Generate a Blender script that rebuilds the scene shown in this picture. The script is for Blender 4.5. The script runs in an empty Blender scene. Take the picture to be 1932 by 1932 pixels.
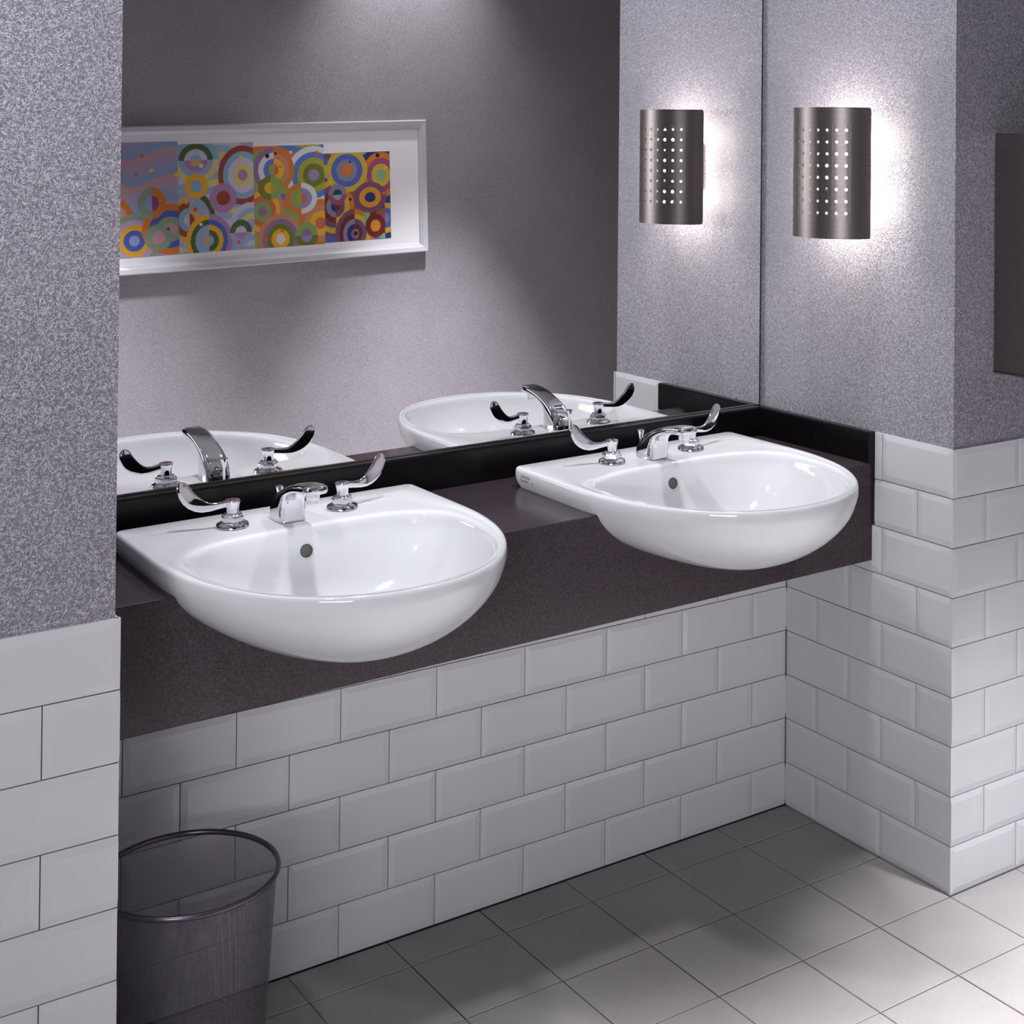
import bpy, bmesh, math, random
from mathutils import Vector, Matrix
random.seed(7)
S = bpy.context.scene
COL = S.collection
PI = math.pi

# ------------------------------------------------------------------ camera
cam_data = bpy.data.cameras.new('camera')
cam = bpy.data.objects.new('camera', cam_data); COL.objects.link(cam)
cam_data.sensor_width = 36; cam_data.sensor_fit = 'HORIZONTAL'
cam_data.lens = 2802.58/1932*36
cam_data.shift_x = (966-1206.33)/1932
cam_data.shift_y = (225.685-966)/1932
cam_data.clip_start = .05
cam.location = (-2.32607, -2.59312, 1.55424)
cam.rotation_euler = (1.58069, -.00909, -.63002)
S.camera = cam

# ------------------------------------------------------------------ world, exposure
w = bpy.data.worlds.new('world'); S.world = w; w.use_nodes = True
w.node_tree.nodes['Background'].inputs[0].default_value = (.75, .78, .9, 1)
w.node_tree.nodes['Background'].inputs[1].default_value = .12
S.view_settings.view_transform = 'Standard'
S.view_settings.look = 'None'
S.view_settings.gamma = 1
S.view_settings.use_curve_mapping = False
S.view_settings.exposure = 0.0
try:
    S.cycles.use_denoising = True
    S.cycles.max_bounces = 10
    S.cycles.transparent_max_bounces = 12
    S.cycles.sample_clamp_indirect = 4
    S.cycles.blur_glossy = .3
except Exception: pass

def area(name, loc, size, power, color=(1, 1, 1), target=None, spread=160, size_y=None):
    d = bpy.data.lights.new(name, 'AREA'); d.energy = power; d.color = color
    d.shape = 'DISK' if size_y is None else 'RECTANGLE'; d.size = size
    if size_y: d.size_y = size_y
    d.spread = math.radians(spread)
    o = bpy.data.objects.new(name, d); COL.objects.link(o); o.location = loc
    if target:
        o.rotation_euler = (Vector(target)-Vector(loc)).to_track_quat('-Z', 'Y').to_euler()
    return o
def spot(name, loc, target, power, angle, blend=.8, radius=.05, color=(1, 1, 1)):
    d = bpy.data.lights.new(name, 'SPOT'); d.energy = power; d.color = color
    d.spot_size = math.radians(angle); d.spot_blend = blend; d.shadow_soft_size = radius
    o = bpy.data.objects.new(name, d); COL.objects.link(o); o.location = loc
    o.rotation_euler = (Vector(target)-Vector(loc)).to_track_quat('-Z', 'Y').to_euler()
    return o
COOL = (.93, .94, 1.0)
# recessed downlights of the ceiling
area('downlight_basin_left', (-1.20, -.30, 2.58), .12, 6.0, COOL, spread=100)
area('downlight_basin_right', (-.42, -.30, 2.58), .12, 6.0, COOL, spread=100)
area('downlight_room_left', (-1.00, -1.45, 2.58), .12, 26, COOL, spread=47)
area('downlight_room_right', (.20, -1.40, 2.58), .12, 36, COOL, spread=49)
spot('downlight_pillar', (-2.2, -1.15, 2.56), (-2.1, -.47, 1.85), 78, 74, 1.0, .06, COOL)
spot('wallwash_picture', (.13, -1.72, 2.56), (.15, -2.0, 1.95), 46, 75, 1.0, .03, (.95, .96, 1))
spot('wallwash_opposite', (-.3, -1.0, 2.56), (.35, -2.0, 1.0), 22, 80, 1.0, .08, (1, .96, .95))
# soft fill light added behind the camera
area('soft_front_fill', (-3.9, -3.8, 1.50), 1.7, 20, (.95, .96, 1.0), target=(-.55, 0, 1.46), spread=72, size_y=.7)
# ------------------------------------------------------------------ materials
def mat(name):
    m = bpy.data.materials.new(name); m.use_nodes = True
    nt = m.node_tree; b = nt.nodes['Principled BSDF']
    return m, nt, b
def simple(name, col, rough=.5, metal=0, spec=.5, coat=0, emis=None, estr=0):
    m, nt, b = mat(name)
    b.inputs['Base Color'].default_value = (*col, 1); b.inputs['Roughness'].default_value = rough
    b.inputs['Metallic'].default_value = metal; b.inputs['Specular IOR Level'].default_value = spec
    b.inputs['Coat Weight'].default_value = coat
    if emis: b.inputs['Emission Color'].default_value = (*emis, 1); b.inputs['Emission Strength'].default_value = estr
    return m
def N(nt, t, **k):
    n = nt.nodes.new(t)
    for a, v in k.items(): setattr(n, a, v)
    return n
def ramp(nt, src, stops):
    r = N(nt, 'ShaderNodeValToRGB'); e = r.color_ramp.elements
    while len(e) < len(stops): e.new(.5)
    for i, (p, c) in enumerate(stops):
        e[i].position = p; e[i].color = (*c, 1) if len(c) == 3 else c
    nt.links.new(src, r.inputs[0]); return r
def noise(nt, scale, detail=2, dist=0, rough=.5, vec=None):
    n = N(nt, 'ShaderNodeTexNoise'); n.inputs['Scale'].default_value = scale
    n.inputs['Detail'].default_value = detail; n.inputs['Distortion'].default_value = dist
    n.inputs['Roughness'].default_value = rough
    if vec is None:
        tc = nt.nodes.get('TC') or N(nt, 'ShaderNodeTexCoord'); tc.name = 'TC'; vec = tc.outputs['Object']
    nt.links.new(vec, n.inputs['Vector']); return n
def math_(nt, op, a, b=None, c=None):
    n = N(nt, 'ShaderNodeMath', operation=op)
    for i, v in enumerate((a, b, c)):
        if v is None: continue
        if isinstance(v, (int, float)): n.inputs[i].default_value = v
        else: nt.links.new(v, n.inputs[i])
    return n.outputs[0]
def mixc(nt, f, a, b, mode='MIX'):
    n = N(nt, 'ShaderNodeMix', data_type='RGBA', blend_type=mode)
    for s, v in ((0, f), (6, a), (7, b)):
        if isinstance(v, (int, float)): n.inputs[s].default_value = v
        elif isinstance(v, tuple): n.inputs[s].default_value = (*v, 1)
        else: nt.links.new(v, n.inputs[s])
    return n.outputs[2]
def bump(nt, h, b, strength=.3, dist=.001):
    n = N(nt, 'ShaderNodeBump'); n.inputs['Strength'].default_value = strength
    n.inputs['Distance'].default_value = dist
    nt.links.new(h, n.inputs['Height']); nt.links.new(n.outputs[0], b.inputs['Normal'])

def wallpaper(name, base, light, metal=.35, dark=.72, rough=.42):
    """short straight fibres strewn in every direction over a mottled ground"""
    m, nt, b = mat(name)
    tc = N(nt, 'ShaderNodeTexCoord'); tc.name = 'TC'
    sp = N(nt, 'ShaderNodeSeparateXYZ'); nt.links.new(tc.outputs['Object'], sp.inputs[0])
    cb = N(nt, 'ShaderNodeCombineXYZ')
    nt.links.new(math_(nt, 'ADD', sp.outputs[0], sp.outputs[1]), cb.inputs[0]); nt.links.new(sp.outputs[2], cb.inputs[1])
    hs = []
    for i, (ang, sx, sy) in enumerate(((8, 120, 620), (43, 105, 560), (77, 130, 650), (112, 110, 600), (149, 125, 580), (28, 170, 760), (95, 160, 720), (165, 150, 700))):
        r1 = N(nt, 'ShaderNodeMapping'); r1.inputs['Rotation'].default_value = (0, 0, math.radians(ang)); r1.inputs['Location'].default_value = (i*1.7, i*.9, 0)
        nt.links.new(cb.outputs[0], r1.inputs[0])
        r2 = N(nt, 'ShaderNodeMapping'); r2.inputs['Scale'].default_value = (sx, sy, 1); nt.links.new(r1.outputs[0], r2.inputs[0])
        n = noise(nt, 1.0, 0, .25, .5, r2.outputs[0])
        mr = N(nt, 'ShaderNodeMapRange'); mr.inputs['From Min'].default_value = .655; mr.inputs['From Max'].default_value = .78
        nt.links.new(n.outputs['Fac'], mr.inputs[0]); hs.append(mr.outputs[0])
    f = hs[0]
    for h_ in hs[1:]: f = math_(nt, 'MAXIMUM', f, h_)
    g = noise(nt, 520, 2, 0, .6)
    gr = ramp(nt, g.outputs['Fac'], [(.35, (dark, dark, dark)), (.65, (1.2, 1.2, 1.2))])
    big = noise(nt, 5, 2)
    bc = ramp(nt, big.outputs['Fac'], [(.35, tuple(c*.94 for c in base)), (.65, tuple(c*1.06 for c in base))])
    c0 = mixc(nt, 1.0, bc.outputs[0], gr.outputs[0], 'MULTIPLY')
    c = mixc(nt, f, c0, light)
    nt.links.new(c, b.inputs['Base Color'])
    b.inputs['Metallic'].default_value = metal; b.inputs['Roughness'].default_value = rough
    hgt = math_(nt, 'ADD', f, math_(nt, 'MULTIPLY', g.outputs['Fac'], .5))
    bump(nt, hgt, b, .5, .0007)
    return m
M_PAPER = wallpaper('lilac_fibre_wallpaper', (.160, .145, .172), (.45, .43, .485), .12)
M_PAPER2 = wallpaper('warm_grey_wallpaper', (.265, .24, .262), (.40, .375, .40), .2, .85)
M_CEIL = simple('ceiling_paint', (.55, .54, .56), .9)
M_ROOM = simple('room_paint', (.10, .095, .10), .8)

def tile_mat():
    m, nt, b = mat('white_glazed_tile')
    n = noise(nt, 3, 2); r = ramp(nt, n.outputs['Fac'], [(.3, (.50, .505, .52)), (.7, (.54, .54, .55))])
    nt.links.new(r.outputs[0], b.inputs['Base Color'])
    b.inputs['Roughness'].default_value = .2; b.inputs['Specular IOR Level'].default_value = .5
    n2 = noise(nt, 14, 2); bump(nt, n2.outputs['Fac'], b, .06, .004)
    return m
M_TILE = tile_mat()
M_GROUT = simple('dark_joint', (.03, .03, .035), .9)

def floor_mat():
    m, nt, b = mat('matte_floor_tile')
    n = noise(nt, 2.2, 3); r = ramp(nt, n.outputs['Fac'], [(.3, (.215, .196, .190)), (.7, (.28, .266, .265))])
    n2 = noise(nt, 90, 3); r2 = ramp(nt, n2.outputs['Fac'], [(.3, (.93, .93, .93)), (.7, (1, 1, 1))])
    c = mixc(nt, 1.0, r.outputs[0], r2.outputs[0], 'MULTIPLY')
    nt.links.new(c, b.inputs['Base Color']); b.inputs['Roughness'].default_value = .45
    n3 = noise(nt, 18, 2); bump(nt, n3.outputs['Fac'], b, .15, .004)
    return m
M_FLOOR = floor_mat()

def granite(name, base, speck, rough=.12, spec=.5):
    m, nt, b = mat(name)
    n = noise(nt, 700, 2, 0, .7)
    r = ramp(nt, n.outputs['Fac'], [(.42, tuple(c*.55 for c in base)), (.54, base), (.66, speck)])
    v = N(nt, 'ShaderNodeTexVoronoi'); v.inputs['Scale'].default_value = 420
    nt.links.new(nt.nodes['TC'].outputs['Object'], v.inputs['Vector'])
    r2 = ramp(nt, v.outputs['Distance'], [(.0, (1, 1, 1)), (.16, (0, 0, 0))])
    c = mixc(nt, math_(nt, 'MULTIPLY', r2.outputs[0], .5), r.outputs[0], tuple(min(1, s*2.2) for s in speck))
    nt.links.new(c, b.inputs['Base Color']); b.inputs['Roughness'].default_value = rough
    b.inputs['Specular IOR Level'].default_value = spec
    return m
M_GRAN = granite('plum_granite', (.036, .025, .031), (.095, .072, .088), .2, .32)
M_BLACK = granite('black_granite', (.0035, .003, .0038), (.010, .008, .010), .22, .25)
M_CER = simple('white_vitreous_china', (.64, .645, .66), .07, 0, .5, .3)
M_CHROME = simple('polished_chrome', (.80, .80, .82), .045, 1)
M_STEEL_IN = simple('inside_dark', (.02, .02, .022), .7)
M_HOLE = simple('overflow_dark', (.09, .085, .08), .7)
M_RED = simple('red_index', (.16, .006, .006), .3)
M_BLUE = simple('blue_index', (.012, .018, .15), .3)
M_PRINT = simple('grey_print', (.16, .16, .17), .5)
M_MIRROR = simple('mirror_silver', (.90, .895, .90), .0, 1)
M_EDGE = simple('mirror_edge', (.01, .01, .012), .4)
M_FRAME = simple('silver_white_frame', (.47, .455, .48), .6, .1)
M_MAT = simple('white_mount_board', (.76, .735, .75), .9)
def brushed(name, c0, c1, rough=.3):
    m, nt, b = mat(name)
    tc = N(nt, 'ShaderNodeTexCoord'); tc.name = 'TC'
    mp = N(nt, 'ShaderNodeMapping'); mp.inputs['Scale'].default_value = (14, 14, 900)
    nt.links.new(tc.outputs['Object'], mp.inputs[0])
    n = noise(nt, 1.0, 3, 0, .6, mp.outputs[0])
    r = ramp(nt, n.outputs['Fac'], [(.3, c0), (.7, c1)])
    nt.links.new(r.outputs[0], b.inputs['Base Color']); b.inputs['Metallic'].default_value = 1
    b.inputs['Roughness'].default_value = rough
    return m
M_STEEL = brushed('brushed_steel', (.125, .108, .104), (.17, .15, .145), .40)
M_BRONZE = brushed('brushed_dark_steel', (.16, .14, .14), (.2, .18, .18), .38)
M_BULB = simple('lit_bulb', (1, .97, .9), .3, emis=(1, .95, .86), estr=22)
M_BINRIM = simple('bin_rim_metal', (.13, .11, .14), .28, .8)

# ------------------------------------------------------------------ mesh helpers
class MB:
    def __init__(s): s.v = []; s.f = []; s.m = []; s.sm = []
    def add(s, vs, fs, mi=0, smooth=False):
        o = len(s.v); s.v += [tuple(p) for p in vs]
        for f in fs: s.f.append([i+o for i in f]); s.m.append(mi); s.sm.append(smooth)
    def box(s, a, b, mi=0):
        x0, y0, z0 = a; x1, y1, z1 = b
        s.add([(x0, y0, z0), (x1, y0, z0), (x1, y1, z0), (x0, y1, z0), (x0, y0, z1), (x1, y0, z1), (x1, y1, z1), (x0, y1, z1)],
              [(0, 3, 2, 1), (4, 5, 6, 7), (0, 1, 5, 4), (1, 2, 6, 5), (2, 3, 7, 6), (3, 0, 4, 7)], mi)
    def loft(s, rings, cap0=True, cap1=True, mi=0, smooth=True, closed=True):
        n = len(rings[0]); vs = [p for r in rings for p in r]; fs = []
        for i in range(len(rings)-1):
            for j in range(n if closed else n-1):
                k = (j+1) % n
                fs.append((i*n+j, i*n+k, (i+1)*n+k, (i+1)*n+j))
        if cap0: fs.append(tuple(reversed(range(n))))
        if cap1: fs.append(tuple((len(rings)-1)*n+j for j in range(n)))
        s.add(vs, fs, mi, smooth)
    def lathe(s, prof, c=(0, 0, 0), n=40, mi=0, cap0=False, cap1=False, facets=None):
        rings = []
        for r, z in prof:
            rings.append([(c[0]+r*math.cos(2*PI*j/n), c[1]+r*math.sin(2*PI*j/n), c[2]+z) for j in range(n)])
        s.loft(rings, cap0, cap1, mi)
    def build(s, name, mats, parent=None, loc=None, bev=0, autosmooth=None, fixn=True):
        me = bpy.data.meshes.new(name); me.from_pydata(s.v, [], s.f)
        for m in (mats if isinstance(mats, (list, tuple)) else [mats]): me.materials.append(m)
        me.polygons.foreach_set('material_index', s.m); me.polygons.foreach_set('use_smooth', s.sm)
        if fixn:
            bm = bmesh.new(); bm.from_mesh(me); bmesh.ops.recalc_face_normals(bm, faces=bm.faces); bm.to_mesh(me); bm.free()
        me.update()
        if autosmooth: me.set_sharp_from_angle(angle=math.radians(autosmooth))
        o = bpy.data.objects.new(name, me); COL.objects.link(o)
        if parent: o.parent = parent
        if loc: o.location = loc
        if bev:
            b = o.modifiers.new('bevel', 'BEVEL'); b.width = bev; b.segments = 3; b.limit_method = 'ANGLE'
            b.harden_normals = False
        return o
def tag(o, label=None, cat=None, group=None, kind=None):
    if label: o['label'] = label
    if cat: o['category'] = cat
    if group: o['group'] = group
    if kind: o['kind'] = kind
    return o
def empty(name, loc, rot=(0, 0, 0)):
    o = bpy.data.objects.new(name, None); COL.objects.link(o); o.location = loc; o.rotation_euler = rot
    o.empty_display_size = .05
    return o
def copy_tree(o, parent=None):
    c = o.copy(); COL.objects.link(c); c.parent = parent
    for ch in [x for x in bpy.data.objects if x.parent == o]: copy_tree(ch, c)
    return c

T = .2032; H = .1016; Z0 = -.0023
YM = .0992            # mirror plane
XL, YL = -1.675, -.474  # corner of the left pillar (tile face)
YP = -2.5*T           # front of the right pillar (tile face)

# ------------------------------------------------------------------ structure: tiled surfaces
GAP, BW, BD = .0009, .0125, .0017
def tiles(mb, org, ud, nd, u0, u1, zr, joints):
    """one face: rows zr=(z0,z1) with joint positions along u; bevelled where a tile edge is factory made"""
    ud = Vector(ud); nd = Vector(nd); org = Vector(org); up = Vector((0, 0, 1))
    z0, z1, cutb, cutt = zr
    joints = sorted(joints)
    pts = [u0]+[j for j in joints if u0+.004 < j < u1-.004]+[u1]
    for a, b in zip(pts, pts[1:]):
        fa = (a in joints); fb = (b in joints)
        full = abs((b-a)-T) < .006
        la = a+(0 if a == u0 else GAP); lb = b-(0 if b == u1 else GAP); za = z0+GAP; zb = z1-GAP
        ba = BW if (fa or full) else 0; bb = BW if (fb or full) else 0
        if (b-a) < .03: ba = bb = 0
        b0 = 0 if cutb else BW; b1 = 0 if cutt else BW
        if (b-a) < .03: b0 = b1 = 0
        j = random.uniform(-.00025, .00025)
        da = -BD if ba else 0; db = -BD if bb else 0; d0 = -BD if b0 else 0; d1 = -BD if b1 else 0
        def P(u, z, d): return org+ud*u+up*z+nd*(d+j)
        back = -.0075
        o = [P(la, za, min(da, d0)), P(lb, za, min(db, d0)), P(lb, zb, min(db, d1)), P(la, zb, min(da, d1))]
        i = [P(la+ba, za+b0, 0), P(lb-bb, za+b0, 0), P(lb-bb, zb-b1, 0), P(la+ba, zb-b1, 0)]
        k = [P(la, za, back), P(lb, za, back), P(lb, zb, back), P(la, zb, back)]
        mb.add(k+o+i, [(0, 1, 5, 4), (1, 2, 6, 5), (2, 3, 7, 6), (3, 0, 4, 7), (4, 5, 9, 8), (5, 6, 10, 9), (6, 7, 11, 10), (7, 4, 8, 11), (8, 9, 10, 11)], 0)
def tile_rows(mb, org, ud, nd, span, even, odd, rows, zoff=0):
    for k in rows:
        u0, u1 = span(k) if callable(span) else span
        z0 = Z0+zoff+k*H; z1 = z0+H; cb = False
        if z0 < .002:
            if z1 < .01: continue
            cb = z0 < -.02; z0 = .0005
        tiles(mb, org, ud, nd, u0, u1, (z0, z1, cb, False), even if k % 2 == 0 else odd)

def block(mb, a, b): mb.box(a, b)
CH = 2.6
# back wall (behind the mirror) with the tiled chase under the counter
mb = MB(); block(mb, (XL, .1062, 0), (2.2, .30, CH)); block(mb, (XL, .0065, 0), (.0065, .1062, .600))
wall_back = tag(mb.build('wall_back', M_EDGE), kind='structure')
mb = MB()
ev = [-(.5+i)*T for i in range(9)]; od = [-float(i)*T for i in range(0, 10)]
tile_rows(mb, (0, 0, 0), (1, 0, 0), (0, -1, 0), (XL, 0), [e for e in ev], [o for o in od], range(0, 6))
mb.build('wall_tiles', M_TILE, wall_back)
mb = MB(); mb.box((XL+.001, .0045, 0), (0, .0075, .6))
mb.build('tile_joints', M_GROUT, wall_back)
# right niche wall and pillar front
mb = MB(); block(mb, (.0065, YP+.0065, 0), (2.2, .1062, CH))
wall_right = tag(mb.build('wall_right', M_PAPER), kind='structure')
mb = MB()
yr_even = [-(i+.5)*T for i in range(0, 3)]; yr_odd = [-float(i)*T for i in range(0, 3)]
tile_rows(mb, (0, 0, 0), (0, 1, 0), (-1, 0, 0), lambda k: (YP+.0036, 0 if k < 7 else -.2830), yr_even, yr_odd, range(0, 9))
tile_rows(mb, (0, YP, 0), (1, 0, 0), (0, -1, 0), (0, 2.0), [i*T for i in range(0, 10)], [(i+.5)*T for i in range(0, 10)], range(0, 9))
mb.build('wall_tiles', M_TILE, wall_right)
mb = MB(); mb.box((.0048, YP+.0048, 0), (.008, 0, 9*H+Z0-.002)); mb.box((.0048, YP+.0048, 0), (2.0, YP+.008, 9*H+Z0-.002))
mb.build('tile_joints', M_GROUT, wall_right)
# left pillar
ZL = .8682
mb = MB(); block(mb, (-5.5, YL+.0065, 0), (XL-.0065, .30, CH))
wall_left = tag(mb.build('wall_left', M_PAPER), kind='structure')
mb = MB()
zo = ZL-9*H-Z0
lv_even = [-i*T for i in range(0, 12)]; lv_odd = [-(i+.5)*T-.003 for i in range(0, 12)]
tile_rows(mb, (XL, YL, 0), (1, 0, 0), (0, -1, 0), (-2.2, 0), lv_even, lv_odd, range(0, 9), zo)
tile_rows(mb, (XL, YL, 0), (0, 1, 0), (1, 0, 0), (.0036, -YL+.09), [i*T for i in range(0, 4)], [(i+.5)*T for i in range(0, 4)], range(0, 6), zo)
tile_rows(mb, (XL, YL, 0), (0, 1, 0), (1, 0, 0), (.0036, .19), [i*T for i in range(0, 4)], [(i+.5)*T for i in range(0, 4)], range(6, 9), zo)
mb.build('wall_tiles', M_TILE, wall_left)
mb = MB(); mb.box((-3.9, YL+.0048, 0), (XL-.0048, YL+.008, ZL-.002)); mb.box((XL-.008, YL+.0048, 0), (XL-.0048, -.285, ZL-.002)); mb.box((XL-.008, YL+.0048, 0), (XL-.0048, 0, .55))
mb.build('tile_joints', M_GROUT, wall_left)
# wall opposite the mirror, seen only as its reflection
mb = MB(); block(mb, (-1.15, -2.12, 0), (2.2, -2.0, CH))
tag(mb.build('wall_front', M_PAPER2), kind='structure')
mb = MB(); block(mb, (-5.6, -4.6, 0), (2.3, -4.5, CH)); tag(mb.build('wall_rear', M_ROOM), kind='structure')
mb = MB(); block(mb, (-5.6, -4.5, 0), (-5.5, .3, CH)); tag(mb.build('wall_outer_left', M_ROOM), kind='structure')
mb = MB(); block(mb, (2.2, -4.5, 0), (2.3, .3, CH)); tag(mb.build('wall_outer_right', M_PAPER2), kind='structure')
mb = MB(); block(mb, (-5.6, -4.6, CH), (2.3, .3, CH+.08)); tag(mb.build('ceiling', M_CEIL), kind='structure')
# floor: 8 inch tiles over a dark bed
mb = MB(); mb.box((-5.6, -4.6, -.06), (2.3, .3, -.0030), 1)
FT = .2032
for i in range(-20, 11):
    for k in range(-1, 21):
        x0, x1 = i*FT, (i+1)*FT; y1, y0 = -.1-(k)*FT, -.1-(k+1)*FT
        y1 = min(y1, .0)
        if x0 < -4: continue
        g = .0011; jz = random.uniform(-.0006, .0003); e = .0016
        jx = random.uniform(-.0006, .0006)
        a = [(x0+g+jx, y0+g, jz-.0012), (x1-g+jx, y0+g, jz-.0012), (x1-g+jx, y1-g, jz-.0012), (x0+g+jx, y1-g, jz-.0012)]
        b = [(x0+g+e+jx, y0+g+e, jz), (x1-g-e+jx, y0+g+e, jz), (x1-g-e+jx, y1-g-e, jz), (x0+g+e+jx, y1-g-e, jz)]
        c = [(p[0], p[1], -.0035) for p in a]
        mb.add(c+a+b, [(0, 1, 5, 4), (1, 2, 6, 5), (2, 3, 7, 6), (3, 0, 4, 7), (4, 5, 9, 8), (5, 6, 10, 9), (6, 7, 11, 10), (7, 4, 8, 11), (8, 9, 10, 11)])
tag(mb.build('floor', [M_FLOOR, M_GROUT]), kind='structure')

# ------------------------------------------------------------------ mirror
ZC0, ZS = .845, .0153
def zc(x): return ZC0+ZS*x
def zbs(x): return .9135+.0100*x     # top of the back upstand
mb = MB()
x0, x1 = XL+.001, -.0035
mb.add([(x0, YM, zbs(x0)+.0008), (x1, YM, zbs(x1)+.0008), (x1, YM, 2.3), (x0, YM, 2.3),
        (x0, YM+.0062, zbs(x0)+.0008), (x1, YM+.0062, zbs(x1)+.0008), (x1, YM+.0062, 2.3), (x0, YM+.0062, 2.3)],
       [(4, 7, 6, 5), (0, 4, 5, 1), (1, 5, 6, 2), (2, 6, 7, 3), (3, 7, 4, 0)], 1)
mb.add([(x0, YM, zbs(x0)+.0008), (x1, YM, zbs(x1)+.0008), (x1, YM, 2.3), (x0, YM, 2.3)], [(0, 1, 2, 3)], 0)
mir = tag(mb.build('wall_mirror', [M_MIRROR, M_EDGE], fixn=True), 'large frameless mirror filling the wall above the two basins', 'mirror')

# ------------------------------------------------------------------ countertop, upstands
YF = -.2765
def prism(mb, sec, xa, xb, fz_a, fz_b, smooth=False):
    """section list of (y, zkey) where zkey=(kind, dz)"""
    A = [(xa, y, fz_a(k)+d) for y, k, d in sec]; B = [(xb, y, fz_b(k)+d) for y, k, d in sec]
    mb.loft([A, B], True, True, 0, smooth)
def zz(x):
    return {'t': zc(x), 'b': .6319+.0101*x, 's': zbs(x)}
sec = [(.0985, 't', 0), (YF+.003, 't', 0), (YF+.0008, 't', -.0008), (YF, 't', -.003), (YF, 'b', .0015), (YF+.0015, 'b', 0), (YF+.03, 'b', 0), (YF+.03, 't', -.03), (.0985, 't', -.03)]
mb = MB(); xa, xb = XL+.0015, -.001
prism(mb, sec, xa, xb, lambda k: zz(xa)[k], lambda k: zz(xb)[k])
counter = tag(mb.build('countertop', M_GRAN), 'dark plum speckled granite countertop with a deep front apron under both basins', 'countertop')
sec = [(YM-.0005, 't', .0003), (YM-.0005, 's', 0), (YM-.017, 's', 0), (YM-.0205, 's', -.001), (YM-.022, 's', -.004), (YM-.022, 't', .0003)]
mb = MB(); prism(mb, sec, xa, xb-.0185, lambda k: zz(xa)[k], lambda k: zz(xb-.0185)[k])
tag(mb.build('backsplash', M_BLACK), 'long black stone upstand running along the foot of the mirror', 'backsplash')
mb = MB()
y0, y1 = -.2815, YM-.0005
A = [(-.0005, .8450), (-.0005, .9125), (-.0135, .9125), (-.0165, .9115), (-.018, .909), (-.018, .8450)]
mb.loft([[(x, y0, z) for x, z in A], [(x, y1, z) for x, z in A]], True, True, 0, False)
tag(mb.build('backsplash', M_BLACK), 'short black stone upstand against the tiled side wall under the sconce', 'backsplash')

# ------------------------------------------------------------------ wash basins
CY = -.33          # pole of the polar outlines
HY = .016          # rear edge
def in_outer(x, y):
    a, c, bf, n = .2885, -.20, .385, 2.1
    if y < c: return (abs(x)/a)**n+((c-y)/bf)**n <= 1
    r = .017; hx = a-.0012*max(0, (y-c))/.2
    if abs(x) > hx or y > HY: return False
    if abs(x) > hx-r and y > HY-r: return (abs(x)-hx+r)**2+(y-HY+r)**2 <= r*r
    return True
def in_open(x, y):
    a, c = .2495, -.275
    if y < c: return (abs(x)/a)**2.15+((c-y)/.288)**2.15 <= 1
    return (abs(x)/a)**3.1+((y-c)/.130)**3.1 <= 1
def radius(fn, t):
    lo, hi = 0, .8
    for _ in range(34):
        m = (lo+hi)/2
        if fn(m*math.cos(t), CY+m*math.sin(t)): lo = m
        else: hi = m
    return lo
tc_ = math.atan2(HY-CY, .288)
THS = sorted([2*PI*j/176 for j in range(176)]+[tc_-.045+.09*(j+.5)/16 for j in range(16)]+[PI-tc_-.045+.09*(j+.5)/16 for j in range(16)])
NB = len(THS)
QB = min(range(NB), key=lambda i: abs(THS[i]-PI/2))
RO = [radius(in_outer, t) for t in THS]; RI = [radius(in_open, t) for t in THS]
def outer_ring(sc, z, yc=CY):
    return [(sc*r*math.cos(t), yc+sc*r*math.sin(t), z) for t, r in zip(THS, RO)]
def open_ring(sc, z, yc=CY):
    return [(sc*r*math.cos(t), yc+sc*r*math.sin(t), z) for t, r in zip(THS, RI)]
def lerp_ring(f, z):
    a = outer_ring(1, z); b = open_ring(1, z)
    return [tuple(p[i]*(1-f)+q[i]*f for i in range(3)) for p, q in zip(a, b)]
def inset_ring(d, z):
    o = outer_ring(1, z); out = []
    for i in range(NB):
        p, q = Vector(o[i-1]), Vector(o[(i+1) % NB]); t = (q-p).normalized(); n = Vector((-t.y, t.x, 0))
        out.append(tuple(Vector(o[i])+n*d))
    return out
DEP = .124
HULL = []
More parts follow.
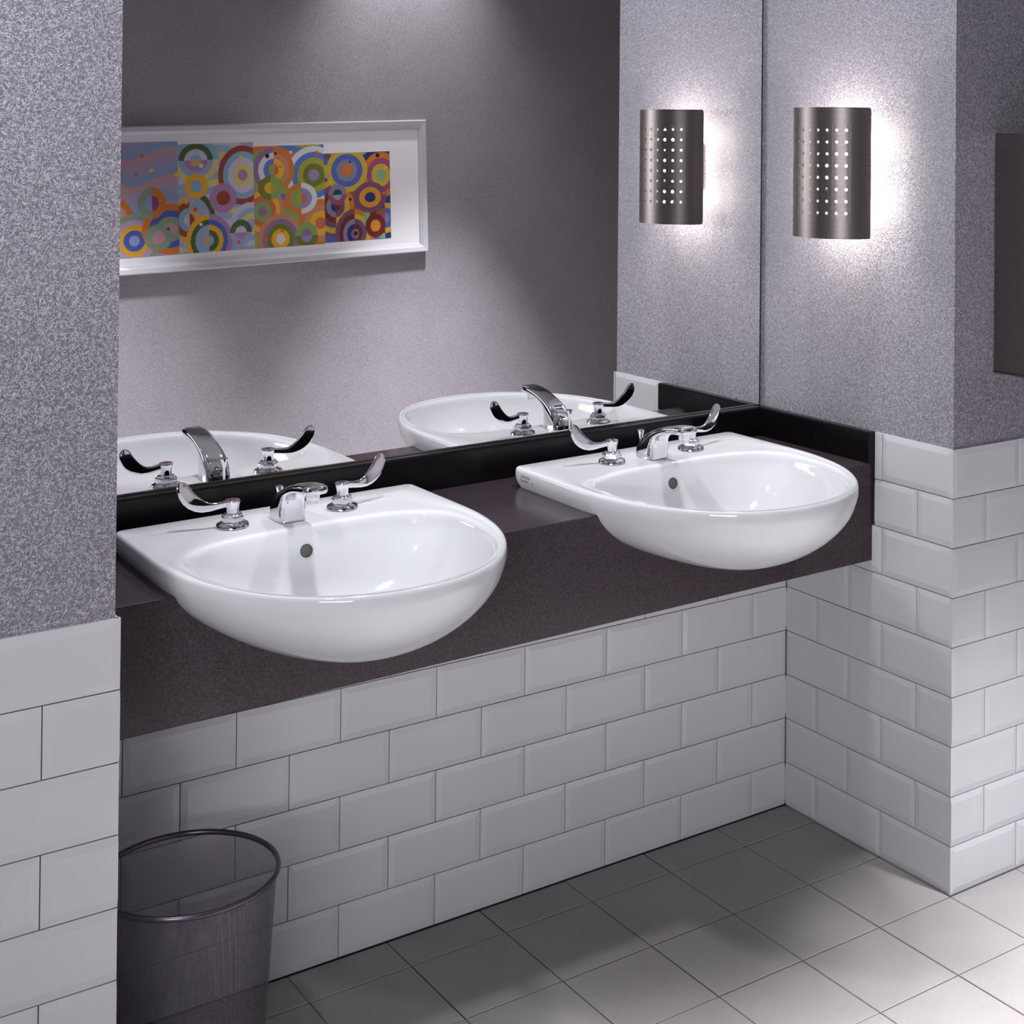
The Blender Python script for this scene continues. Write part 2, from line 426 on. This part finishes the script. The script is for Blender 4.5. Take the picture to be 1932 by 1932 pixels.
def make_basin():
    root = empty('wash_basin', (0, 0, 0))
    mb = MB(); rings = []
    # underside, from the bottom up
    K = 30
    for i in range(K):
        u = 1-(i+.2)/K          # 1 at the bottom, 0 just under the rim
        z = .026-(.026+DEP)*u
        r_ = max((max(0, 1-u**1.85))**.60, .04)
        rings.append(outer_ring(r_, z, CY-.03*max(0, u-.15)))
    HULL[:] = [list(r) for r in rings]+[outer_ring(.994, .06)]
    rings += [inset_ring(d, z) for d, z in ((.0003, .028), (.0006, .033), (.0020, .0370), (.0045, .0392), (.008, .0400))]
    rings += [lerp_ring(f, z) for f, z in ((.30, .0401), (.42, .0398), (.52, .0388), (.62, .0383), (.80, .0381), (.93, .0378))]
    rings += [open_ring(1.003, .0373), open_ring(.995, .0363), open_ring(.986, .0345), open_ring(.978, .0315)]
    # bowl
    for i in range(1, 27):
        ph = i/26*PI/2
        k = .03+.942*math.cos(ph)**.62
        z = .030-.142*math.sin(ph)**1.15
        f = (i/26)**1.5
        rings.append([(k*(r*(1-f)+f*.2)*math.cos(t), CY+k*(r*(1-f)+f*.2)*math.sin(t), z) for t, r in zip(THS, RI)])
    mb.loft(rings, True, True)
    o = mb.build('basin_bowl', M_CER, root, autosmooth=50)
    # overflow hole on the rear bowl wall
    ys = [(r[QB][1], r[QB][2]) for r in rings[-27:]]
    zt = -.004
    for (ya, za), (yb, zb) in zip(ys, ys[1:]):
        if zb <= zt <= za:
            f = (za-zt)/(za-zb); yy = ya+(yb-ya)*f; nrm = Vector((0, -(za-zb), -(ya-yb))).normalized(); nrm = Vector((0, -(za-zb), (ya-yb)*1.0))
            break
    nrm = Vector((0, -abs(za-zb), abs(yb-ya))).normalized()
    rot = nrm.to_track_quat('Z', 'Y').to_euler()
    mb = MB(); mb.lathe([(.0145, -.0015), (.0142, .0004), (.0132, .0010), (.0119, .0004), (.0117, -.001)], n=36)
    ov = Vector((-.0045, yy, zt))+nrm*.0012
    r_ = mb.build('overflow_ring', M_CER, root, ov); r_.rotation_euler = rot
    mb = MB(); mb.lathe([(.0001, .0003), (.0118, .0003), (.0118, -.002)], n=36, cap0=True)
    h_ = mb.build('overflow_hole', M_HOLE, root, ov); h_.rotation_euler = rot; h_['label'] = 'dark round overflow hole'
    # drain
    mb = MB(); mb.lathe([(.030, 0), (.029, .0025), (.024, .003), (.021, .001), (.019, .001), (.018, .004), (.0005, .0055)], n=40)
    mb.build('drain', M_CHROME, root, (0, CY, -.1125))
    # small printed maker's mark on the left flank
    for body, z, yy2 in (('American', .0245, -.022), ('Standard', .0165, -.019)):
        cu = bpy.data.curves.new('printed_mark', 'FONT'); cu.body = body; cu.size = .0088; cu.extrude = .00015
        cu.materials.append(M_PRINT)
        t = bpy.data.objects.new('tmp', cu); COL.objects.link(t)
        dg = bpy.context.evaluated_depsgraph_get(); me = bpy.data.meshes.new_from_object(t.evaluated_get(dg))
        bpy.data.objects.remove(t)
        p = bpy.data.objects.new('printed_mark', me); COL.objects.link(p); p.parent = root
        p.location = (-.2898, yy2, z); p.rotation_euler = (PI/2, 0, -PI/2)
        p['label'] = 'small grey printed wording'
    mb = MB(); pr_ = [(.0025*math.cos(a)*(1 if k % 2 else .6), .0025*math.sin(a)*(1 if k % 2 else .6)) for k, a in enumerate([2*PI*i/10 for i in range(10)])]
    mb.add([(-.2898, -.0645-.0+px, .0185+pz) for px, pz in pr_]+[(-.2893, -.0645+px, .0185+pz) for px, pz in pr_], [tuple(range(10)), tuple(range(19, 9, -1))])
    mb.build('printed_emblem', M_PRINT, root)
    return root

def sweep_sec(mb, path, n=16, expo=2.5):
    """path: (center, dirU, halfU, dirV, halfV)"""
    rings = []
    for c, U, hu, V, hv in path:
        c = Vector(c); U = Vector(U); V = Vector(V); r = []
        for j in range(n):
            t = 2*PI*j/n; ct, st = math.cos(t), math.sin(t)
            r.append(tuple(c+U*hu*math.copysign(abs(ct)**(2/expo), ct)+V*hv*math.copysign(abs(st)**(2/expo), st)))
        rings.append(r)
    mb.loft(rings, True, True)

def make_faucet():
    root = empty('faucet', (0, 0, 0))
    # spout, lofted from the deck forward over the bowl
    st = [((-.050, 0), (-.116, 0), .0262), ((-.0508, .008), (-.1155, .008), .0257), ((-.0545, .022), (-.1155, .024), .0250), ((-.0660, .0370), (-.1165, .037), .0240),
          ((-.084, .0495), (-.1210, .0460), .0230), ((-.107, .0605), (-.1300, .0515), .0220), ((-.131, .0690), (-.1440, .0565), .0214),
          ((-.152, .0755), (-.1590, .0600), .0219), ((-.176, .0795), (-.1790, .0628), .0215), ((-.197, .0815), (-.1980, .0645), .0212),
          ((-.2090, .0815), (-.2095, .0655), .0206), ((-.2135, .0790), (-.2135, .0680), .0175)]
    path = []
    for (yb, zb_), (yf, zf), hw in st:
        c = (-.0055, (yb+yf)/2, (zb_+zf)/2); V = Vector((0, yb-yf, zb_-zf)); L = V.length/2; V.normalize()
        path.append((c, (1, 0, 0), hw, V, L))
    mb = MB(); sweep_sec(mb, path, 40, 4.2)
    mb.build('spout', M_CHROME, root, autosmooth=60)
    mb = MB(); mb.lathe([(.0001, .0), (.0095, .0), (.0108, .001), (.0112, .004), (.0112, .008), (.0118, .009), (.0118, .0165), (.009, .0175)], (-.0055, -.1940, .0488), 32)
    mb.build('aerator', M_CHROME, root, autosmooth=40)
    mb = MB(); mb.lathe([(.005, 0), (.0045, .002), (.0024, .003), (.0024, .028), (.0032, .030), (.0045, .035), (.0072, .0440), (.0078, .0465), (.0068, .0475), (.0005, .048)], (-.002, -.0385, 0), 24)
    mb.build('lift_rod', M_CHROME, root, autosmooth=40)
    for sx, cm, nm in ((-1, M_RED, 'red'), (1, M_BLUE, 'blue')):
        cx = sx*.1035; cy = -.076
        mb = MB()
        mb.lathe([(.0285, 0), (.0285, .0022), (.0272, .0048), (.0225, .0072), (.0185, .0088), (.0180, .0100)], (cx, cy, 0), 48)
        mb.lathe([(.0178, .0100), (.0180, .0108)], (cx, cy, 0), 8)
        hexr = [[(cx+r*math.cos(PI/3*j+.3), cy+r*math.sin(PI/3*j+.3), z) for j in range(6)] for r, z in ((.0205, .0102), (.0205, .0170), (.0190, .0185))]
        mb.loft(hexr, True, True, 0, False)
        mb.lathe([(.0165, .0185), (.0165, .0205), (.0150, .0222), (.0128, .0232)], (cx, cy, 0), 40, cap1=True)
        mb.build('valve_base', M_CHROME, root, autosmooth=35)
        mb = MB()
        mb.lathe([(.0112, .0232), (.0110, .0300), (.0116, .0370), (.0130, .0415), (.0136, .0435), (.0133, .0452), (.0122, .0462), (.0098, .0465)], (cx, cy, 0), 40, cap0=True, cap1=True)
        # wrist blade: the broad face looks to the room
        pts = [(.006, .0410, .0056), (.018, .0392, .0052), (.032, .0376, .0054), (.045, .0372, .0066), (.056, .0388, .0088), (.066, .0425, .0106),
               (.0755, .0483, .0117), (.0835, .0555, .0120), (.0890, .0630, .0116), (.0930, .0700, .0110), (.0957, .0762, .0098), (.0973, .0810, .0074), (.0983, .0845, .0030)]
        path = []
        for i, (px, pz, hw) in enumerate(pts):
            a = pts[max(0, i-1)]; b = pts[min(len(pts)-1, i+1)]
            t = Vector((sx*(b[0]-a[0])*.875, 0, b[1]-a[1])).normalized(); nn = Vector((-t.z, 0, t.x))
            path.append(((cx+sx*px*.875, cy-.0015+px*.17, pz), nn, hw*1.1, (0, 1, 0), (.0034 if i < 4 else .0024) if i < 11 else .0016))
        sweep_sec(mb, path, 28, 4.5)
        h = mb.build('lever_handle', M_CHROME, root, autosmooth=50)
        mb = MB(); mb.lathe([(.0001, 0), (.0052, 0), (.0060, -.0008)], (cx, cy, .0472), 28, cap1=True)
        ib = mb.build('index_button', [cm], root); ib['label'] = nm+' index ring'
        ib.parent = h
    return root

tilt = -math.atan(ZS)
basin = make_basin(); fau = make_faucet()
BX = (-1.2545, -.4500)
basin.location = (BX[0], 0, zc(BX[0])+.0004); basin.rotation_euler = (0, tilt, 0)
fau.location = (BX[0]-.0045, 0, zc(BX[0])+.0398); fau.rotation_euler = (0, tilt, 0)
basin2 = copy_tree(basin); fau2 = copy_tree(fau)
basin2.location = (BX[1], 0, zc(BX[1])+.0004)
fau2.location = (BX[1], 0, zc(BX[1])+.0398)
# the counter is cut out to the shape of each basin
for bx in BX:
    mbx = MB(); mbx.loft(HULL, True, True, 0, False)
    cut = mbx.build('cutter', M_GRAN, None, (bx, 0, zc(bx)+.0004)); cut.rotation_euler = (0, tilt, 0)
    bpy.context.view_layer.update()
    md = counter.modifiers.new('cut', 'BOOLEAN'); md.operation = 'DIFFERENCE'; md.solver = 'EXACT'; md.object = cut
    dg = bpy.context.evaluated_depsgraph_get()
    nm_ = bpy.data.meshes.new_from_object(counter.evaluated_get(dg))
    counter.modifiers.clear(); counter.data = nm_; bpy.data.objects.remove(cut)
tag(basin, 'white china basin beside the left pillar, nearer the waste basket', 'wash basin', 'semi-recessed basins along the counter')
tag(basin2, 'white china basin in the corner below the wall sconce', 'wash basin', 'semi-recessed basins along the counter')
tag(fau, 'chrome wrist-blade faucet on the basin beside the left pillar', 'faucet', 'wrist-blade faucets on the basins')
tag(fau2, 'chrome wrist-blade faucet on the corner basin below the sconce', 'faucet', 'wrist-blade faucets on the basins')

# ------------------------------------------------------------------ wall sconce
def make_sconce():
    yc, zb, zt, s, a, b = -.191, 1.3325, 1.6165, .030, .1035, .093
    root = empty('wall_sconce', (0, 0, 0))
    # arc-length table of the half ellipse
    tab = []; L = 0; prev = None
    for i in range(401):
        t = PI*i/400; p = (-s-b*math.sin(t), yc+a*math.cos(t))
        if prev: L += math.hypot(p[0]-prev[0], p[1]-prev[1])
        tab.append((L, p)); prev = p
    def at(u, off=0):
        u = max(0, min(L, u)); lo = 0
        for i in range(1, 401):
            if tab[i][0] >= u: lo = i-1; break
        l0, p0 = tab[lo]; l1, p1 = tab[lo+1]; f = (u-l0)/(l1-l0+1e-12)
        x = p0[0]+(p1[0]-p0[0])*f; y = p0[1]+(p1[1]-p0[1])*f
        tx, ty = p1[0]-p0[0], p1[1]-p0[1]; n = math.hypot(tx, ty); nx, ny = -ty/n*-1, tx/n*-1
        # outward normal points away from the wall (x negative side)
        ox, oy = ty/n, -tx/n
        if ox*(x+s)+oy*(y-yc) < 0: ox, oy = -ox, -oy
        return x+ox*off, y+oy*off
    mb = MB()
    nc = 10; nr = 8; cw = .0212; ch = .0256; cellu0 = L/2-nc*cw/2; cellv0 = (zb+zt)/2-nr*ch/2+.003
    K = 16; hr = .0034
    for off in (0, -.0012):
        def P(u, v): x, y = at(u, off); return (x, y, v)
        us = [i*(cellu0)/8 for i in range(8)]+[cellu0+i*cw/4 for i in range(nc*4)]+[L-(8-i)*(L-cellu0-nc*cw)/8 for i in range(9)]
        vs = [zb, cellv0, cellv0+nr*ch, zt]
        def grid(ulist, v0, v1, nv):
            R = [[P(u, v0+(v1-v0)*k/nv) for u in ulist] for k in range(nv+1)]
            n = len(ulist); fs = [(i*n+j, i*n+j+1, (i+1)*n+j+1, (i+1)*n+j) for i in range(nv) for j in range(n-1)]
            mb.add([p for r in R for p in r], fs, 0, True)
        def grid_cut(ulist, v0, v1, nv, rc, top):
            # strip whose two outer corners are rounded with radius rc
            n = len(ulist); R = []
            for k in range(nv+1):
                v = v0+(v1-v0)*k/nv; row = []
                for u in ulist:
                    e = min(u, L-u); vv = v
                    if e < rc:
                        d = rc-math.sqrt(max(0, rc*rc-(rc-e)**2))
                        lim = (v1-d) if top else (v0+d)
                        vv = min(v, lim) if top else max(v, lim)
                    row.append(P(u, vv))
                R.append(row)
            fs = [(i*n+j, i*n+j+1, (i+1)*n+j+1, (i+1)*n+j) for i in range(nv) for j in range(n-1)]
            mb.add([p for r in R for p in r], fs, 0, True)
        usf = [0, .0008, .002, .004, .006]+us[1:-1]+[L-.006, L-.004, L-.002, L-.0008, L]
        usf = sorted(set(usf))
        grid_cut(usf, zb, cellv0, 3, .006, False); grid_cut(usf, cellv0+nr*ch, zt, 3, .006, True)
        grid([u for u in usf if u <= cellu0+1e-9], cellv0, cellv0+nr*ch, nr)
        grid([u for u in usf if u >= cellu0+nc*cw-1e-9], cellv0, cellv0+nr*ch, nr)
        for i in range(nc):
            for j in range(nr):
                cu = cellu0+(i+.5)*cw; cv = cellv0+(j+.5)*ch; V = []
                for q in range(K):
                    an = 2*PI*q/K+PI/4; c_, s_ = math.cos(an), math.sin(an); m = max(abs(c_), abs(s_))
                    V.append(P(cu+cw/2*c_/m, cv+ch/2*s_/m))
                for q in range(K):
                    an = 2*PI*q/K+PI/4; V.append(P(cu+hr*math.cos(an), cv+hr*math.sin(an)))
                mb.add(V, [(q, (q+1) % K, K+(q+1) % K, K+q) for q in range(K)], 0, True)
    # rim faces joining the two skins
    for v in (zb, zt):
        ul = [L*i/60 for i in range(61)]; ul = [min(max(u, .006), L-.006) for u in ul]
        mb.add([(*at(u, 0), v) for u in ul]+[(*at(u, -.0012), v) for u in ul], [(i, i+1, 62+i, 61+i) for i in range(60)], 0, False)
    for u in (0, L):
        mb.add([(*at(u, 0), zb+.006), (*at(u, -.0012), zb+.006), (*at(u, -.0012), zt-.006), (*at(u, 0), zt-.006)], [(0, 1, 2, 3)])
    sh = mb.build('perforated_shade', M_STEEL, root, fixn=False); sh['label'] = 'curved brushed steel shade pierced by rows of round holes'
    mb = MB(); mb.box((-.012, yc-.05, 1.415), (.0064, yc+.05, 1.535)); mb.box((-.034, yc-.100, 1.44), (-.030, yc-.0985, 1.50))
    mb.box((-.034, yc-.100, 1.468), (-.030, yc+.100, 1.476)); mb.box((-.030, yc-.006, 1.462), (-.012, yc+.006, 1.482)); mb.box((-.034, yc+.0985, 1.44), (-.030, yc+.100, 1.50))
    mb.build('back_plate', simple('white_plate', (.7, .7, .7), .4), root, bev=.0005)
    mb = MB(); mb.lathe([(.0002, -.040), (.006, -.038), (.0095, -.030), (.0105, .0), (.0095, .026), (.006, .036), (.0002, .039)], (-.066, yc, 1.472), 20)
    mb.build('lamp_bulb', M_BULB, root)
    mb = MB(); mb.lathe([(.011, 0), (.012, .012), (.012, .022)], (-.066, yc, 1.418), 20, cap0=True, cap1=True); mb.box((-.066, yc-.005, 1.424), (-.012, yc+.005, 1.432))
    mb.build('lamp_holder', M_STEEL, root)
    return root
sc = tag(make_sconce(), 'curved brushed steel wall sconce with pierced holes above the corner basin', 'wall sconce')
d = bpy.data.lights.new('sconce_lamp', 'POINT'); d.energy = 2.8; d.color = (1, .95, .86); d.shadow_soft_size = .022
o = bpy.data.objects.new('sconce_lamp', d); COL.objects.link(o); o.location = (-.066, -.191, 1.545)
o = o.copy(); COL.objects.link(o); o.location = (-.066, -.191, 1.400)

# ------------------------------------------------------------------ wall dispenser on the right pillar
root = empty('wall_dispenser', (.128, YP+.0065, 1.06))
tag(root, 'tall dark metal box dispenser on the wall right of the corner', 'dispenser')
mb = MB(); mb.box((0, -.150, .003), (.30, 0, .5027)); mb.build('housing', M_BRONZE, root, bev=.002)
mb = MB(); mb.box((.004, -.156, .010), (.296, -.1505, .497)); mb.build('front_panel', M_STEEL, root, bev=.002)
mb = MB(); mb.box((-.001, -.152, -.001), (.301, 0, .003)); mb.build('bottom_lip', M_STEEL, root, bev=.0005)

# ------------------------------------------------------------------ framed picture on the opposite wall (seen in the mirror)
art = empty('framed_picture', (.2085, -1.9995, 1.363), (0, -.033, 0))
tag(art, 'long framed print of bright abstract circles, seen reflected in the mirror', 'picture')
Lw, top, bot = -1.29, .2370, -.2370
mb = MB()
prof = [(0, .0), (0, .022), (.004, .028), (.018, .026), (.026, .020), (.030, .018), (.030, .0)]
cor = [((0, top), (-1, -1)), ((0, bot), (-1, 1)), ((Lw, bot), (1, 1)), ((Lw, top), (1, -1))]
rings = [[(cx+dx*o_, h_, cz+dz*o_) for o_, h_ in prof] for (cx, cz), (dx, dz) in cor]
vs = [p for r in rings for p in r]; n = len(prof); fs = []
for i in range(4):
    for j in range(n):
        k = (j+1) % n; i2 = (i+1) % 4
        fs.append((i*n+j, i*n+k, i2*n+k, i2*n+j))
mb.add(vs, fs); mb.build('frame', M_FRAME, art)
mb = MB(); mb.box((Lw+.028, .002, bot+.028), (-.028, .012, top-.028)); mb.build('mount_board', M_MAT, art)
# four stepped panels of generic rings, painted per vertex
PAL = {
 0: [(.62,.63,.76),(.70,.62,.74),(.78,.60,.64),(.56,.64,.78),(.55,.62,.52),(.80,.62,.58),(.26,.36,.68),(.55,.25,.45),(.86,.47,.12),(.90,.66,.14),(.40,.42,.14)],
 1: [(.62,.68,.82),(.88,.80,.48),(.60,.70,.80),(.80,.78,.86),(.30,.38,.18),(.55,.70,.80),(.95,.70,.12),(.62,.25,.12),(.28,.40,.70),(.86,.68,.40),(.70,.52,.68)],
 2: [(.66,.66,.22),(.55,.66,.36),(.85,.48,.18),(.36,.48,.76),(.82,.42,.30),(.60,.55,.72),(.90,.88,.90),(.95,.72,.10),(.45,.48,.14),(.58,.45,.60),(.80,.55,.42)],
 3: [(.30,.40,.70),(.46,.30,.42),(.55,.70,.52),(.82,.68,.22),(.62,.30,.45),(.85,.48,.12),(.10,.20,.45),(.55,.36,.22),(.55,.52,.60),(.90,.58,.18),(.45,.14,.12)]}
panels = [(-.898, -1.140+.0, .165, -.1945)]
panels = [(-1.150, -.900, .1850, -.182), (-.900, -.645, .1745, -.182), (-.645, -.392, .1600, -.183), (-.392, -.142, .1280, -.180)]
panels = [(a_, b_, t_, b2) for (a_, b_, t_, b2) in panels]
mpaint, nt, bs = mat('painted_colours')
at_ = N(nt, 'ShaderNodeVertexColor'); at_.layer_name = 'paint'
nt.links.new(at_.outputs[0], bs.inputs['Base Color']); bs.inputs['Roughness'].default_value = .6
def srgb(c): return tuple(((x+.055)/1.055)**2.4 if x > .04 else x/12.92 for x in c)
rg = random.Random(41)
for pi_, (xa_, xb_, zt_, zb2) in enumerate(panels):
    W = xb_-xa_; Hh = zt_-zb2; nx = 150; nz = int(nx*Hh/W)
    pal = PAL[pi_]; discs = []
    spots = [(.03, .12, .085), (.21, .24, .095), (.11, .04, .080), (.235, .09, .075), (.07, .27, .070), (.16, .16, .050), (.06, .19, .036), (.19, .05, .040)]
    if pi_ == 0: spots = [q for q in spots if q[1] < .2]
    for (sx_, sz_, r0) in spots:
        cx_ = sx_+rg.uniform(-.02, .02); cz_ = sz_*Hh/.34+rg.uniform(-.02, .02); r0 *= rg.uniform(.95, 1.15)
        nr = max(2, int(r0/.017)); st = rg.randrange(len(pal)); sg = rg.choice((1, 2, 3))
        cols = [pal[(st+sg*q) % len(pal)] for q in range(nr+1)]; cols2 = [pal[(st+4+sg*q) % len(pal)] for q in range(nr+1)]
        discs.append((cx_, cz_, r0, nr, cols, cols2, rg.choice((0, 0, 1, 2)), rg.uniform(.85, 1.2)))
    dots = [(rg.uniform(0, W), rg.uniform(0, Hh), rg.uniform(.004, .008), rg.choice([(.08,.07,.08), (.9,.88,.88), (.85,.4,.1), (.95,.75,.1)])) for _ in range(7)]
    V = []; C = []
    for k in range(nz+1):
        for i in range(nx+1):
            x = W*i/nx; z = Hh*k/nz
            V.append((xa_+x, .0125, zb2+z))
            band = int((z+.02*math.sin(x*20+pi_*2))/.022)
            c = pal[band % 4]
            for (cx_, cz_, r0, nr, cols, cols2, sp, asp) in discs:
                dx = (x-cx_)*asp; dz = z-cz_; r = math.hypot(dx, dz)
                if r < r0:
                    kk = int(r/r0*nr)
                    half = (sp == 1 and dx > 0) or (sp == 2 and dz > 0)
                    c = (cols2 if half else cols)[kk]
            for (dx_, dz_, rr, dc) in dots:
                if (x-dx_)**2+(z-dz_)**2 < rr*rr: c = dc
            C.append(srgb(c))
    F = [(k*(nx+1)+i, k*(nx+1)+i+1, (k+1)*(nx+1)+i+1, (k+1)*(nx+1)+i) for k in range(nz) for i in range(nx)]
    me = bpy.data.meshes.new('print_panel'); me.from_pydata(V, [], F)
    ca = me.color_attributes.new('paint', 'FLOAT_COLOR', 'POINT')
    flat = []
    for c in C: flat += [c[0]*.8, c[1]*.8, c[2]*.8, 1]
    ca.data.foreach_set('color', flat)
    me.materials.append(mpaint)
    bm = bmesh.new(); bm.from_mesh(me)
    # give the panel a real edge
    bmesh.ops.recalc_face_normals(bm, faces=bm.faces); bm.to_mesh(me); bm.free()
    po = bpy.data.objects.new('print_panel', me); COL.objects.link(po); po.parent = art

# ------------------------------------------------------------------ mesh waste basket
def bin_mat():
    m, nt, b = mat('expanded_metal_mesh')
    b.inputs['Base Color'].default_value = (.13, .11, .14, 1); b.inputs['Metallic'].default_value = .6; b.inputs['Roughness'].default_value = .4
    uv = N(nt, 'ShaderNodeUVMap'); sp = N(nt, 'ShaderNodeSeparateXYZ'); nt.links.new(uv.outputs[0], sp.inputs[0])
    U = math_(nt, 'MULTIPLY', sp.outputs[0], 230); V = math_(nt, 'MULTIPLY', sp.outputs[1], 86)
    def cell(ou, ov):
        fu = math_(nt, 'ABSOLUTE', math_(nt, 'SUBTRACT', math_(nt, 'FRACT', math_(nt, 'ADD', U, ou)), .5))
        fv = math_(nt, 'ABSOLUTE', math_(nt, 'SUBTRACT', math_(nt, 'FRACT', math_(nt, 'ADD', V, ov)), .5))
        return math_(nt, 'ADD', fu, fv)
    d_ = math_(nt, 'MINIMUM', cell(0, 0), cell(.5, .5))
    hole = math_(nt, 'LESS_THAN', d_, .36)
    al = math_(nt, 'SUBTRACT', 1.0, hole)
    nt.links.new(al, b.inputs['Alpha'])
    return m
M_MESH = bin_mat()
BZ, BR, BB = .360, .1420, .1185
bn = empty('waste_basket', (-1.490, -.2326, 0))
tag(bn, 'round dark metal mesh waste basket standing under the counter by the left pillar', 'waste basket')
nn = 96; rows = 24
me = bpy.data.meshes.new('mesh_body'); V = []; F = []; UVs = []
for k in range(rows+1):
    f = k/rows; r = BB+(BR-.002-BB)*f; z = .012+(BZ-.014)*f
    for j in range(nn+1): V.append((r*math.cos(2*PI*j/nn), r*math.sin(2*PI*j/nn), z)); UVs.append((j/nn, f))
for k in range(rows):
    for j in range(nn): F.append((k*(nn+1)+j, k*(nn+1)+j+1, (k+1)*(nn+1)+j+1, (k+1)*(nn+1)+j))
me.from_pydata(V, [], F); ul = me.uv_layers.new(name='UVMap')
for lp in me.loops: ul.data[lp.index].uv = UVs[lp.vertex_index]
me.polygons.foreach_set('use_smooth', [True]*len(F)); me.materials.append(M_MESH)
o = bpy.data.objects.new('mesh_body', me); COL.objects.link(o); o.parent = bn
def torus(mb, R, r, z, n=96, m=14, sq=1.0):
    rings = []
    for i in range(n+1):
        a = 2*PI*i/n
        rings.append([((R+r*math.cos(2*PI*j/m))*math.cos(a), (R+r*math.cos(2*PI*j/m))*math.sin(a), z+r*sq*math.sin(2*PI*j/m)) for j in range(m)])
    mb.loft(rings, False, False)
mb = MB(); torus(mb, BR, .0042, BZ, sq=1.15); mb.build('rim', M_BINRIM, bn)
mb = MB(); torus(mb, BB, .004, .010); mb.lathe([(BB, .010), (BB-.004, .006), (.0005, .006)], n=64); mb.build('base_ring', M_BINRIM, bn)
